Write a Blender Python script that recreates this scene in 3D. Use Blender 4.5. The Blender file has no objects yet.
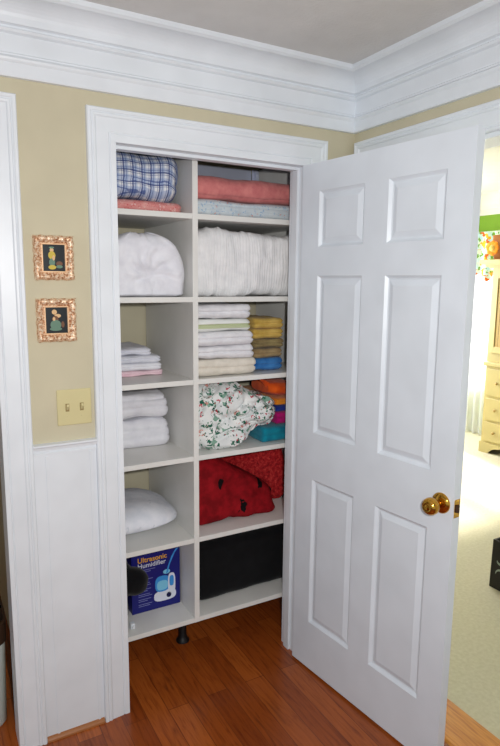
import bpy, bmesh, math, random
from mathutils import Vector, Matrix, noise
random.seed(4)
PI = math.pi
S = bpy.context.scene
COL = S.collection

# ---------------------------------------------------------------- camera
CAM = Vector((-1.304, -1.936, 1.603))
YAW, PITCH, ROLL, FPX = math.radians(29.3), math.radians(8.88), math.radians(.533), 588.1
fw = Vector((math.sin(YAW) * math.cos(PITCH), math.cos(YAW) * math.cos(PITCH), -math.sin(PITCH)))
rt = Vector((math.cos(YAW), -math.sin(YAW), 0))
up = rt.cross(fw)
rt2 = rt * math.cos(ROLL) + up * math.sin(ROLL)
up2 = up * math.cos(ROLL) - rt * math.sin(ROLL)
cd = bpy.data.cameras.new('camera')
cam = bpy.data.objects.new('camera', cd)
COL.objects.link(cam)
m = Matrix.Identity(4)
for i in range(3):
    m[i][0], m[i][1], m[i][2], m[i][3] = rt2[i], up2[i], -fw[i], CAM[i]
cam.matrix_world = m
cd.sensor_fit = 'HORIZONTAL'
cd.sensor_width = 36
cd.lens = FPX / 500 * 36
cd.clip_start = .05
S.camera = cam

# ---------------------------------------------------------------- exposure, world, lights
S.view_settings.view_transform = 'Standard'
S.view_settings.look = 'None'
S.view_settings.gamma = 1
S.view_settings.use_curve_mapping = False
S.view_settings.exposure = 0.1

W = bpy.data.worlds.new('world')
S.world = W
W.use_nodes = True
bg = W.node_tree.nodes['Background']
bg.inputs[0].default_value = (.86, .93, 1.0, 1)
bg.inputs[1].default_value = .58


def light(name, kind, loc, energy, color=(1, 1, 1), target=None, **kw):
    d = bpy.data.lights.new(name, kind)
    d.energy = energy
    d.color = color
    for k, v in kw.items():
        setattr(d, k, v)
    o = bpy.data.objects.new(name, d)
    COL.objects.link(o)
    o.location = loc
    if target is not None:
        o.rotation_euler = (Vector(target) - Vector(loc)).to_track_quat('-Z', 'Y').to_euler()
    return o


# the camera's own flash, just above and beside the lens
fl = CAM + rt2 * .10 + up2 * .06
light('camera_flash', 'AREA', fl, 24, (1, .99, .97), fl + fw * 2 + Vector((-.1, 0, -.05)), shape='DISK', size=.05)
# sun and fill at an added unseen north window, sky light at the east one
light('sun', 'SUN', (3.2, 5, 4), 9, (1, .95, .85), (2.75, 2.9, 2.3), angle=.06)
light('added_window_fill', 'AREA', (2.6, 2.98, 1.5), 105, (.97, .98, 1), (2.2, 0, .8), shape='RECTANGLE', size=1.7, size_y=1.3)  # area light put in with the unseen window to brighten the room
light('window_daylight_east', 'AREA', (4.1, 2.4, 1.35), 38, (1, .98, .93), (2.5, 1.2, 1.0), shape='RECTANGLE', size=.8, size_y=1.5)


# ---------------------------------------------------------------- materials
def srgb(r, g, b):
    f = lambda c: (c / 255 / 12.92) if c <= 10 else ((c / 255 + .055) / 1.055) ** 2.4
    return (f(r), f(g), f(b), 1)


class NT:
    def __init__(s, name, rough=.6, spec=.4):
        s.m = bpy.data.materials.new(name)
        s.m.use_nodes = True
        s.t = s.m.node_tree
        s.b = s.t.nodes['Principled BSDF']
        s.b.inputs['Roughness'].default_value = rough
        s.b.inputs['Specular IOR Level'].default_value = spec
        s._oc = None

    def n(s, typ, **kw):
        nd = s.t.nodes.new(typ)
        for k, v in kw.items():
            if k.startswith('i_'):
                nd.inputs[k[2:].replace('_', ' ')].default_value = v
            else:
                setattr(nd, k, v)
        return nd

    def l(s, a, b):
        s.t.links.new(a, b)

    def oc(s, scale=(1, 1, 1), rot=(0, 0, 0)):
        if s._oc is None:
            s._oc = s.n('ShaderNodeTexCoord').outputs['Object']
        mp = s.n('ShaderNodeMapping')
        mp.inputs['Scale'].default_value = scale
        mp.inputs['Rotation'].default_value = rot
        s.l(s._oc, mp.inputs[0])
        return mp.outputs[0]

    def noise(s, scale, detail=3, sc=(1, 1, 1), rough=.5, dist=0):
        nd = s.n('ShaderNodeTexNoise')
        nd.inputs['Scale'].default_value = scale
        nd.inputs['Detail'].default_value = detail
        nd.inputs['Roughness'].default_value = rough
        nd.inputs['Distortion'].default_value = dist
        s.l(s.oc(sc), nd.inputs['Vector'])
        return nd.outputs['Fac']

    def ramp(s, fac, stops, interp='LINEAR'):
        r = s.n('ShaderNodeValToRGB')
        cr = r.color_ramp
        cr.interpolation = interp
        while len(cr.elements) > 1:
            cr.elements.remove(cr.elements[-1])
        cr.elements[0].position, cr.elements[0].color = stops[0]
        for p, c in stops[1:]:
            e = cr.elements.new(p)
            e.color = c
        s.l(fac, r.inputs[0])
        return r.outputs[0]

    def mix(s, fac, a, b, mode='MIX'):
        x = s.n('ShaderNodeMix', data_type='RGBA', blend_type=mode)
        for sock, v in ((x.inputs[0], fac), (x.inputs[6], a), (x.inputs[7], b)):
            if hasattr(v, 'is_linked') or hasattr(v, 'links'):
                s.l(v, sock)
            else:
                sock.default_value = v
        return x.outputs[2]

    def math(s, op, a, b=0.0, c=0.0):
        x = s.n('ShaderNodeMath', operation=op)
        for i, v in enumerate((a, b, c)):
            if hasattr(v, 'links'):
                s.l(v, x.inputs[i])
            else:
                x.inputs[i].default_value = v
        return x.outputs[0]

    def color(s, c):
        if hasattr(c, 'links'):
            s.l(c, s.b.inputs['Base Color'])
        else:
            s.b.inputs['Base Color'].default_value = c
        return s

    def bump(s, h, strength=.3, dist=.002):
        bn = s.n('ShaderNodeBump')
        bn.inputs['Strength'].default_value = strength
        bn.inputs['Distance'].default_value = dist
        s.l(h, bn.inputs['Height'])
        s.l(bn.outputs[0], s.b.inputs['Normal'])
        return s


def plain(name, c, rough=.6, spec=.4, metal=0, bump=None):
    t = NT(name, rough, spec)
    v = t.noise(7, 2)
    dk = tuple(x * .93 for x in c[:3]) + (1,)
    t.color(t.ramp(v, [(.3, dk), (.7, c)]))
    t.b.inputs['Metallic'].default_value = metal
    if bump:
        t.bump(t.noise(bump[0], 3), bump[1], .002)
    return t.m


TRIM = plain('white_trim_paint', srgb(229, 234, 240), .38, .45, bump=(9, .03))
DOORP = plain('white_door_paint', srgb(222, 229, 237), .36, .45, bump=(40, .05))
BEIGE = plain('beige_wall_paint', srgb(202, 194, 168), .75, .25, bump=(160, .12))
CEIL = plain('ceiling_paint', srgb(218, 217, 216), .95, .1, bump=(90, .9))
MEL = plain('white_melamine', srgb(228, 227, 223), .35, .4)
MELIN = plain('melamine_face', srgb(222, 222, 218), .4, .4)
ALMOND = plain('almond_plastic', srgb(212, 201, 152), .35, .5)
BLACK = plain('black_plastic', srgb(18, 18, 20), .45, .4)
GREENW = plain('lime_green_wall_paint', srgb(120, 158, 50), .8, .2)
CREAMW = plain('cream_room_paint', srgb(224, 221, 206), .8, .2)
BRASS = plain('polished_brass', srgb(212, 160, 66), .14, .5, 1)
STEEL = plain('bracket_metal', srgb(206, 212, 232), .35, .5, .3)
DARKWOOD = plain('dark_brown_rim', srgb(60, 38, 24), .6)


def wood_floor():
    t = NT('oak_strip_floor', .27, .5)
    br = t.n('ShaderNodeTexBrick')
    br.offset = .37
    br.inputs['Color1'].default_value = (.0, .0, .0, 1)
    br.inputs['Color2'].default_value = (1, 1, 1, 1)
    br.inputs['Mortar'].default_value = (.5, .5, .5, 1)
    br.inputs['Scale'].default_value = 1
    br.inputs['Mortar Size'].default_value = .0016
    br.inputs['Brick Width'].default_value = .95
    br.inputs['Row Height'].default_value = .083
    br.inputs['Bias'].default_value = 0
    t.l(t.oc(rot=(0, 0, PI / 2)), br.inputs['Vector'])
    tone = t.ramp(br.outputs['Color'], [(0, srgb(134, 62, 20)), (.5, srgb(154, 76, 26)), (1, srgb(178, 94, 36))])
    grain = t.noise(6, 6, (14, 1.1, 1), .62, .8)
    g = t.ramp(grain, [(.30, (.55, .46, .38, 1)), (.48, (.92, .9, .88, 1)), (.7, (1.1, 1.08, 1.05, 1))])
    c = t.mix(1.0, tone, g, 'MULTIPLY')
    knots = t.noise(3.1, 2, (6, .9, 1), .5, 1.5)
    c = t.mix(t.ramp(knots, [(.64, (0, 0, 0, 1)), (.76, (.5, .5, .5, 1))]), c, srgb(70, 30, 12))
    c = t.mix(t.math('MULTIPLY', br.outputs['Fac'], .55), c, srgb(70, 32, 14))
    t.color(c)
    t.bump(t.math('SUBTRACT', grain, br.outputs['Fac']), .12, .001)
    return t.m


WOOD = wood_floor()
SHOE = plain('stained_shoe_moulding', srgb(164, 104, 58), .4)


def carpet_mat():
    t = NT('cut_pile_carpet', 1, .05)
    t.color(t.ramp(t.noise(60, 4), [(.3, srgb(196, 189, 162)), (.7, srgb(208, 202, 178))]))
    t.bump(t.noise(330, 3), .5, .003)
    return t.m


CARPET = carpet_mat()


def fabric(name, c, c2=None, weave=700, ns=25, rough=.9, bump=.35):
    t = NT(name, rough, .12)
    c2 = c2 or tuple(x * .84 for x in c[:3]) + (1,)
    t.color(t.ramp(t.noise(ns, 4), [(.32, c2), (.68, c)]))
    h = t.math('ADD', t.noise(weave, 2), t.noise(45, 3))
    t.bump(h, bump, .002)
    t.b.inputs['Sheen Weight'].default_value = .15
    return t.m


WHITE = fabric('white_cotton', srgb(236, 236, 242), srgb(222, 222, 230), bump=.25)
WHITE2 = fabric('bluish_white_cotton', srgb(228, 229, 238), srgb(210, 212, 224))
TERRY = fabric('white_terry', srgb(236, 235, 238), srgb(216, 215, 220), weave=380, bump=.7)
CREAMT = fabric('cream_terry', srgb(232, 224, 212), srgb(214, 206, 192), weave=380, bump=.7)
YELLOW = fabric('yellow_terry', srgb(220, 188, 104), srgb(192, 156, 70), weave=300, bump=.8)
TAN = fabric('tan_terry', srgb(176, 152, 112), srgb(140, 116, 80), weave=300, bump=.8)
OLIVE = fabric('khaki_terry', srgb(160, 144, 100), srgb(122, 104, 70), weave=300, bump=.8)
BLUE = fabric('blue_terry', srgb(70, 134, 196), srgb(40, 98, 164), weave=300, bump=.8)
CORAL = fabric('coral_fleece', srgb(216, 134, 130), srgb(200, 114, 114), ns=40)
TEAL = fabric('teal_fleece', srgb(18, 140, 160), srgb(10, 108, 134))
MAGENTA = fabric('magenta_fleece', srgb(196, 24, 120), srgb(160, 14, 96))
NAVY = fabric('royal_blue_cotton', srgb(40, 60, 150), srgb(24, 40, 112))
ORANGE = fabric('orange_cotton', srgb(232, 96, 30), srgb(200, 70, 20))
AMBER = fabric('amber_cotton', srgb(236, 150, 40), srgb(214, 120, 30))
GREYC = fabric('grey_cotton', srgb(150, 152, 156), srgb(120, 122, 126))
BLACKF = fabric('black_canvas', srgb(14, 15, 18), srgb(9, 9, 11), bump=.2)
BLUEGREY = fabric('blue_grey_satin', srgb(150, 168, 184), srgb(104, 122, 140), rough=.5)
PINKW = fabric('pale_pink_cotton', srgb(240, 214, 222), srgb(226, 190, 202))


def m_plaid():
    t = NT('blue_white_plaid', .85, .15)
    sx = t.n('ShaderNodeSeparateXYZ')
    t.l(t.oc(), sx.inputs[0])
    a = sx.outputs[0]
    b = t.math('ADD', sx.outputs[1], sx.outputs[2])

    def stripe(v, period, width, phase=0):
        period *= .72
        f = t.math('FRACT', t.math('ADD', t.math('DIVIDE', v, period), phase + 50))
        return t.math('LESS_THAN', f, width)
    c = srgb(226, 228, 232)
    c = t.mix(t.math('MULTIPLY', stripe(a, .048, .45), .45), c, srgb(120, 150, 200))
    c = t.mix(t.math('MULTIPLY', stripe(b, .048, .45), .45), c, srgb(120, 150, 200))
    c = t.mix(t.math('MULTIPLY', stripe(a, .048, .16, .1), .8), c, srgb(36, 56, 120))
    c = t.mix(t.math('MULTIPLY', stripe(b, .048, .16, .1), .8), c, srgb(36, 56, 120))
    c = t.mix(t.math('MULTIPLY', stripe(a, .024, .12, .55), .7), c, srgb(50, 74, 140))
    c = t.mix(t.math('MULTIPLY', stripe(b, .024, .12, .55), .7), c, srgb(50, 74, 140))
    t.color(c)
    t.bump(t.noise(60, 3), .3, .002)
    return t.m


def m_spots(name, base, base2, layers, ns=25, rough=.85, bump=.3, sc3=(1, 1, 1)):
    """layers: (scale, radius, colour, coverage noise threshold)"""
    t = NT(name, rough, .15)
    c = t.ramp(t.noise(ns, 3), [(.35, base2), (.65, base)])
    for k, (sc, rad, cc, thr, dist) in enumerate(layers):
        v = t.n('ShaderNodeTexVoronoi')
        v.inputs['Scale'].default_value = sc
        mp = t.oc(sc3, (0, .3 * k, .4 * k))
        nz = t.n('ShaderNodeTexNoise')
        nz.inputs['Scale'].default_value = sc * 2.2
        t.l(mp, nz.inputs['Vector'])
        va = t.n('ShaderNodeVectorMath', operation='MULTIPLY_ADD')
        t.l(nz.outputs['Color'], va.inputs[0])
        va.inputs[1].default_value = (dist / sc,) * 3
        t.l(mp, va.inputs[2])
        t.l(va.outputs[0], v.inputs['Vector'])
        inside = t.math('LESS_THAN', v.outputs['Distance'], rad)
        gate = t.math('GREATER_THAN', t.noise(sc * .45 + k, 1), thr)
        c = t.mix(t.math('MULTIPLY', inside, gate), c, cc)
    t.color(c)
    t.bump(t.math('ADD', t.noise(40, 3), t.noise(500, 2)), bump, .002)
    return t.m


PLAID = m_plaid()
PINKPAT = m_spots('pink_printed_cotton', srgb(222, 160, 154), srgb(208, 124, 122), [(90, .3, srgb(228, 190, 184), .45, 1.4), (120, .3, srgb(200, 96, 98), .5, 1.2)])
LTBLUE = m_spots('pale_blue_printed_cotton', srgb(206, 214, 218), srgb(190, 200, 208), [(80, .3, srgb(150, 178, 204), .45, 1.2), (70, .24, srgb(206, 150, 140), .56, 1.0)])
FLORAL = m_spots('floral_cotton', srgb(236, 236, 234), srgb(222, 226, 226),
                 [(20, .32, srgb(130, 166, 148), .42, 1.5), (34, .32, srgb(40, 104, 84), .44, 1.5), (24, .24, srgb(214, 150, 140), .54, 1.3), (36, .28, srgb(190, 50, 70), .54, 1.3), (50, .25, srgb(28, 74, 66), .54, 1.2)])
LADYBUG = m_spots('red_fabric_with_black_bugs', srgb(152, 18, 28), srgb(118, 10, 18), [(11, .2, srgb(14, 8, 10), .2, .5), (21, .16, srgb(20, 8, 10), .58, .5)], sc3=(1, .05, 1))


def m_redmesh():
    t = NT('red_textured_plush', .8, .2)
    t.color(t.ramp(t.noise(70, 4, (1, 1, 1), .7), [(.36, srgb(120, 12, 18)), (.5, srgb(172, 26, 32)), (.7, srgb(206, 66, 60))]))
    t.bump(t.noise(90, 4), .6, .004)
    return t.m


REDMESH = m_redmesh()


def m_pleat(name, scale, c, c2):
    t = NT(name, .85, .15)
    w = t.n('ShaderNodeTexWave', wave_type='BANDS', bands_direction='X')
    w.inputs['Scale'].default_value = scale
    w.inputs['Distortion'].default_value = 6
    w.inputs['Detail'].default_value = 2
    t.l(t.oc((1, .3, .25)), w.inputs['Vector'])
    t.color(t.ramp(t.noise(30, 3), [(.3, c2), (.7, c)]))
    t.bump(t.math('ADD', w.outputs['Fac'], t.noise(50, 3)), .35, .003)
    return t.m


PLEAT = m_pleat('white_seersucker', 26, srgb(236, 235, 236), srgb(222, 222, 224))
WAFFLE = m_pleat('white_waffle_terry', 60, srgb(238, 237, 240), srgb(222, 221, 226))


def m_striped(name, zc, zw, base, stripe, extra=None):
    """horizontal stripe, measured up from the base of the cloth"""
    t = NT(name, .9, .12)
    sx = t.n('ShaderNodeSeparateXYZ')
    t.l(t.oc(), sx.inputs[0])
    f = t.math('LESS_THAN', t.math('ABSOLUTE', t.math('SUBTRACT', sx.outputs[2], zc)), zw)
    t.color(t.mix(f, base, stripe))
    t.bump(t.noise(350, 2), .6, .002)
    return t.m


GREENSTR = m_striped('white_terry_with_green_band', .022, .009, srgb(230, 232, 228), srgb(190, 198, 160))


def m_gilt():
    t = NT('antique_gilt', .35, .5)
    t.color(t.ramp(t.noise(150, 4, rough=.7), [(.36, srgb(150, 84, 54)), (.46, srgb(214, 164, 122)), (.6, srgb(248, 230, 204))]))
    t.b.inputs['Metallic'].default_value = .35
    t.bump(t.noise(190, 3), .8, .003)
    return t.m


GILT = m_gilt()
GILTIN = plain('pale_gilt_liner', srgb(232, 190, 148), .35, .5, .3)
PICDARK = plain('dark_picture_ground', srgb(22, 28, 32), .3)
PICY = plain('picture_yellow', srgb(200, 176, 60), .4)
PICG = plain('picture_green', srgb(96, 130, 110), .4)
PICS = plain('picture_skin', srgb(220, 180, 130), .4)
PICB = plain('picture_brown', srgb(110, 70, 44), .4)
CREAMF = plain('cream_furniture_paint', srgb(190, 174, 118), .45)
GOLDF = plain('gold_cabinet_inset', srgb(176, 146, 84), .5)


def m_wicker():
    t = NT('brown_wicker', .7, .3)
    w = t.n('ShaderNodeTexWave', wave_type='BANDS', bands_direction='Z')
    w.inputs['Scale'].default_value = 30
    t.l(t.oc(), w.inputs['Vector'])
    t.color(t.ramp(w.outputs['Fac'], [(.2, srgb(130, 74, 24)), (.8, srgb(196, 122, 48))]))
    t.bump(w.outputs['Fac'], .8, .01)
    return t.m


WICKER = m_wicker()
VALANCE = m_spots('printed_nursery_cotton', srgb(150, 186, 190), srgb(180, 198, 160),
                  [(9, .4, srgb(214, 150, 30), .36, 1.0), (14, .34, srgb(90, 130, 40), .38, 1.0), (12, .3, srgb(190, 84, 24), .45, 1.0)])


def m_sheer():
    t = NT('white_sheer_curtain', .9, .1)
    t.color(t.ramp(t.noise(12, 2, (1, 6, .5)), [(.3, (.86, .86, .84, 1)), (.7, (.95, .95, .93, 1))]))
    tr = t.n('ShaderNodeBsdfTranslucent')
    tr.inputs[0].default_value = (.95, .95, .92, 1)
    mx = t.n('ShaderNodeMixShader')
    mx.inputs[0].default_value = .6
    out = t.t.nodes['Material Output']
    t.l(t.b.outputs[0], mx.inputs[1])
    t.l(tr.outputs[0], mx.inputs[2])
    t.l(mx.outputs[0], out.inputs[0])
    return t.m


SHEER = m_sheer()


def m_glass():
    t = NT('window_glass', .02, .5)
    t.b.inputs['Transmission Weight'].default_value = 1
    t.b.inputs['IOR'].default_value = 1.02
    t.color(t.ramp(t.noise(1, 1), [(0, (1, 1, 1, 1)), (1, (.98, 1, 1, 1))]))
    return t.m


GLASS = m_glass()


# ---------------------------------------------------------------- mesh helpers
class MB:
    def __init__(s):
        s.v, s.f, s.mi = [], [], []

    def add(s, vs, fs, mi=0):
        o = len(s.v)
        s.v += [tuple(v) for v in vs]
        s.f += [tuple(i + o for i in f) for f in fs]
        s.mi += [mi] * len(fs)
        return s

    def box(s, x0, x1, y0, y1, z0, z1, mi=0):
        vs = [(x, y, z) for x in (x0, x1) for y in (y0, y1) for z in (z0, z1)]
        fs = [(0, 1, 3, 2), (4, 6, 7, 5), (0, 4, 5, 1), (2, 3, 7, 6), (0, 2, 6, 4), (1, 5, 7, 3)]
        return s.add(vs, fs, mi)

    def sweep(s, rings, closed=True, mi=0, caps=True):
        """rings: list of equally long point lists"""
        n = len(rings[0])
        vs = [p for r in rings for p in r]
        fs = []
        for i in range(len(rings) - 1):
            for j in range(n if closed else n - 1):
                k = (j + 1) % n
                fs.append((i * n + j, i * n + k, (i + 1) * n + k, (i + 1) * n + j))
        if caps and closed:
            fs.append(tuple(range(n))[::-1])
            fs.append(tuple((len(rings) - 1) * n + j for j in range(n)))
        return s.add(vs, fs, mi)

    def lathe(s, prof, org, axis=(0, 0, 1), seg=24, mi=0):
        """prof: (radius, height) pairs along axis from org"""
        a = Vector(axis).normalized()
        u = a.orthogonal().normalized()
        w = a.cross(u)
        rings = []
        for r, h in prof:
            rings.append([Vector(org) + a * h + (u * math.cos(t) + w * math.sin(t)) * max(r, 1e-5) for t in [2 * PI * k / seg for k in range(seg)]])
        return s.sweep(rings, mi=mi)

    def build(s, name, mats, parent=None, base=None, smooth=False, bevel=0, angle=None):
        """base: world position of the object's origin (parts share their parent's frame)"""
        me = bpy.data.meshes.new(name)
        b = Vector(base) if base is not None else Vector((0, 0, 0))
        off = b if parent is None else parent['_o'] if '_o' in parent else Vector((0, 0, 0))
        off = Vector(off)
        me.from_pydata([tuple(Vector(v) - off) for v in s.v], [], s.f)
        if not isinstance(mats, (list, tuple)):
            mats = [mats]
        for mm in mats:
            me.materials.append(mm)
        me.polygons.foreach_set('material_index', s.mi)
        bm = bmesh.new()
        bm.from_mesh(me)
        bmesh.ops.recalc_face_normals(bm, faces=bm.faces)
        bm.to_mesh(me)
        bm.free()
        if smooth:
            me.polygons.foreach_set('use_smooth', [True] * len(me.polygons))
            if angle:
                me.set_sharp_from_angle(angle=math.radians(angle))
        me.update()
        o = bpy.data.objects.new(name, me)
        COL.objects.link(o)
        if parent is not None:
            o.parent = parent
            o['_o'] = tuple(off)
        else:
            o.location = off
            o['_o'] = tuple(off)
        if bevel:
            md = o.modifiers.new('bevel', 'BEVEL')
            md.width = bevel
            md.segments = 2
            md.limit_method = 'ANGLE'
        return o


def tag(o, label, cat, group=None, kind=None):
    o['label'] = label
    o['category'] = cat
    if group:
        o['group'] = group
    if kind:
        o['kind'] = kind
    return o


def struct(o):
    o['kind'] = 'structure'
    return o


def empty(name, base, label=None, cat=None, group=None):
    o = bpy.data.objects.new(name, None)
    o.empty_display_size = .05
    COL.objects.link(o)
    o.location = base
    o['_o'] = tuple(base)
    if label:
        tag(o, label, cat, group)
    return o


def B(*a, mi=0):
    return MB().box(*a, mi=mi)


def soft(x0, x1, y0, y1, z0, z1, r=(.03, .03, .03), amp=.004, freq=(9, 9, 9), seed=0, folds=(), fold_d=.006, fold_w=.004,
         wr=0, wrf=(20, 6, 20), shape=None, n=26, nz=None, flat=True):
    """a soft padded / folded cloth body: rounded box, noise, fold grooves, wrinkles"""
    h = Vector(((x1 - x0) / 2, (y1 - y0) / 2, (z1 - z0) / 2))
    c = Vector(((x0 + x1) / 2, (y0 + y1) / 2, (z0 + z1) / 2))
    r = Vector((min(r[0], h.x * .999), min(r[1], h.y * .999), min(r[2], h.z * .999)))
    cnt = (n, max(10, int(n * .8)), nz or max(10, int(n * .7)))
    den = lambda t: t * (1.5 - .5 * t * t) * .35 + t * .65
    verts, index, faces = [], {}, []

    def vid(i, j, k):
        key = (i, j, k)
        if key not in index:
            index[key] = len(verts)
            p = Vector((den(-1 + 2 * i / cnt[0]) * h.x, den(-1 + 2 * j / cnt[1]) * h.y, den(-1 + 2 * k / cnt[2]) * h.z))
            inn = Vector([max(-(h[a] - r[a]), min(h[a] - r[a], p[a])) for a in range(3)])
            e = Vector([(p[a] - inn[a]) / r[a] for a in range(3)])
            if e.length < 1e-6:
                e = Vector((0, 0, 1))
            e.normalize()
            q = inn + Vector([e[a] * r[a] for a in range(3)])
            nn = Vector([e[a] / r[a] for a in range(3)]).normalized()
            w = q + c
            sd = Vector((seed * 3.7, seed * 1.3, seed * 2.1))
            d = amp * noise.noise(Vector([w[a] * freq[a] for a in range(3)]) + sd)
            if wr:
                t = noise.noise(Vector([w[a] * wrf[a] for a in range(3)]) + sd * 2)
                d += wr * ((1 - abs(t) * 2.2) ** 2 if abs(t) < .45 else 0) - wr * .4
                t2 = noise.noise(Vector([w[a] * wrf[a] * 2.3 for a in range(3)]) - sd)
                d += wr * .45 * (1 - abs(t2) * 2)
            hz = math.sqrt(max(0, 1 - nn.z * nn.z))
            for fz in folds:
                wob = .004 * noise.noise(Vector((w.x * 9, w.y * 9, fz * 50)) + sd)
                d -= fold_d * hz * math.exp(-((w.z - fz - wob) / fold_w) ** 2)
            w = w + nn * d
            if flat:
                w = Vector((min(max(w.x, x0), x1), w.y, min(w.z, z1 + (.02 if shape else 0))))
            if shape:
                w = shape(w, nn)
                if flat:
                    w.x = min(max(w.x, x0), x1)
            if flat and w.z < z0 + .0006:
                w.z = z0 + .0006
            verts.append(w)
        return index[key]
    for ax in range(3):
        a, b = [q for q in range(3) if q != ax]
        for side in (0, cnt[ax]):
            for i in range(cnt[a]):
                for j in range(cnt[b]):
                    q = []
                    for di, dj in ((0, 0), (1, 0), (1, 1), (0, 1)):
                        t = [0, 0, 0]
                        t[ax], t[a], t[b] = side, i + di, j + dj
                        q.append(vid(*t))
                    faces.append(tuple(q))
    mb = MB()
    mb.add(verts, faces)
    return mb


def cloth(name, label, cat, box, mat, group=None, parent=None, **kw):
    x0, x1, y0, y1, z0, z1 = box
    o = soft(*box, **kw).build(name, mat, parent, base=((x0 + x1) / 2, (y0 + y1) / 2, z0), smooth=True)
    if parent is None:
        tag(o, label, cat, group)
    return o


# ---------------------------------------------------------------- the room
ZC = 2.405
YW = .02          # face of the north wall
XE = .264         # face of the east wall
JX0, JX1, HZ = -.716, .022, 2.04
struct(B(-4, .38, -4.5, 1.6, -.05, 0).build('floor', WOOD, base=(-1, -1, 0)))
struct(B(.38, 4.1, -3, 3.3, -.05, .0).build('floor.001', CARPET, base=(2, 0, 0)))
struct(B(-4, .38, -4.5, 1.6, ZC, ZC + .06).build('ceiling', CEIL, base=(-1, -1, ZC)))
struct(B(.38, 4.1, -3, 3.3, 2.52, 2.58).build('ceiling.001', CREAMW, base=(2, 0, 2.52)))
w = MB()
w.box(-4, -2.0, YW, .115, 0, ZC)
w.box(-2.0, -1.09, YW, .115, 2.055, ZC)
w.box(-1.09, JX0 - .018, YW, .115, 0, ZC)
w.box(JX0 - .018, JX1 + .018, YW, .115, HZ + .018, ZC)
w.box(JX1 + .018, XE, YW, .115, 0, ZC)
struct(w.build('wall_north', BEIGE, base=(-1, YW, 0)))
w = MB()
w.box(XE, .38, -.078, 3.3, 0, 2.58)
w.box(XE, .38, -.888, -.078, 2.063, 2.58)
w.box(XE, .38, -4.5, -.888, 0, 2.58)
struct(w.build('wall_east', BEIGE, base=(XE, 0, 0)))
struct(B(-.98, XE, .70, .76, 0, ZC).build('wall_closet_back', BEIGE, base=(-.4, .7, 0)))
struct(B(-1.04, -.96, .115, 1.6, 0, ZC).build('wall_closet_side', BEIGE, base=(-1, .4, 0)))
struct(B(-4, -1.04, 1.5, 1.6, 0, ZC).build('wall_side_room_north', BEIGE, base=(-2, 1.5, 0)))
struct(B(-2.3, -2.2, .115, 1.5, 0, ZC).build('wall_side_room_west', BEIGE, base=(-2.2, .5, 0)))
# children's room shell
w = MB()
w.box(3.9, 4.0, -3, 1.98, 0, 2.58)
w.box(3.9, 4.0, 2.85, 3.3, 0, 2.58)
w.box(3.9, 4.0, 1.98, 2.85, 0, .5)
w.box(3.9, 4.0, 1.98, 2.85, 2.02, 2.58)
struct(w.build('wall_nursery_east', GREENW, base=(3.9, 0, 0)))
w = MB()
w.box(.38, 1.75, 3.1, 3.2, 0, 2.58)
w.box(3.5, 3.9, 3.1, 3.2, 0, 2.58)
w.box(1.75, 3.5, 3.1, 3.2, 0, .8)
w.box(1.75, 3.5, 3.1, 3.2, 2.15, 2.58)
struct(w.build('wall_nursery_north', GREENW, base=(2, 3.1, 0)))
struct(B(.38, 4.0, -3.1, -3, 0, 2.58).build('wall_nursery_south', GREENW, base=(2, -3, 0)))
# windows of the children's room; the north one is added
def window(name, x0, x1, y0, y1, z0, z1, axis):
    r = struct(empty(name, ((x0 + x1) / 2, (y0 + y1) / 2, z0)))
    fr = MB()
    t = .05
    if axis == 'y':
        fr.box(x0, x1, y0, y0 + t, z0, z1); fr.box(x0, x1, y1 - t, y1, z0, z1)
        fr.box(x0, x1, y0 + t, y1 - t, z0, z0 + t); fr.box(x0, x1, y0 + t, y1 - t, z1 - t, z1)
        fr.box(x0, x1, y0 + t, y1 - t, (z0 + z1) / 2 - .02, (z0 + z1) / 2 + .02)
        B((x0 + x1) / 2 - .003, (x0 + x1) / 2 + .003, y0 + t, y1 - t, z0 + t, z1 - t).build('window_pane', GLASS, r)
    else:
        fr.box(x0, x0 + t, y0, y1, z0, z1); fr.box(x1 - t, x1, y0, y1, z0, z1)
        fr.box(x0 + t, x1 - t, y0, y1, z0, z0 + t); fr.box(x0 + t, x1 - t, y0, y1, z1 - t, z1)
        fr.box((x0 + x1) / 2 - .02, (x0 + x1) / 2 + .02, y0, y1, z0 + t, z1 - t)
    fr.build('window_frame', TRIM, r)
    return r


window('window_1', 3.93, 3.97, 1.98, 2.85, .5, 2.02, 'y')
window('added_window_2', 1.75, 3.5, 3.13, 3.17, .8, 2.15, 'x')  # unseen window, added as a way in for sun and fill

# ---------------------------------------------------------------- mouldings
CAS = [(0, 0), (0, .009), (.004, .013), (.010, .013), (.014, .010), (.018, .013), (.058, .016), (.062, .020), (.068, .021), (.071, .018), (.076, .022), (.084, .022), (.087, .018), (.087, 0)]


def casing_north(name, x0, x1, zt, y, only=None):
    mb = MB()
    pt = lambda a: [(a[0], y - a[1], a[2])]
    rings = []
    rings.append([(x0 - w_, y - d_, 0) for w_, d_ in CAS])
    rings.append([(x0 - w_, y - d_, zt + w_) for w_, d_ in CAS])
    rings.append([(x1 + w_, y - d_, zt + w_) for w_, d_ in CAS])
    rings.append([(x1 + w_, y - d_, 0) for w_, d_ in CAS])
    mb.sweep(rings)
    return struct(mb.build(name, TRIM, base=((x0 + x1) / 2, y, 0)))


casing_north('trim_1', -.722, .034, 2.0535, YW)           # round the closet opening
# round the doorway beyond the picture wall: outer edge at x = -1.014
casing_north('trim_2', -2.0, -1.101, 2.0535, YW)
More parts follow.
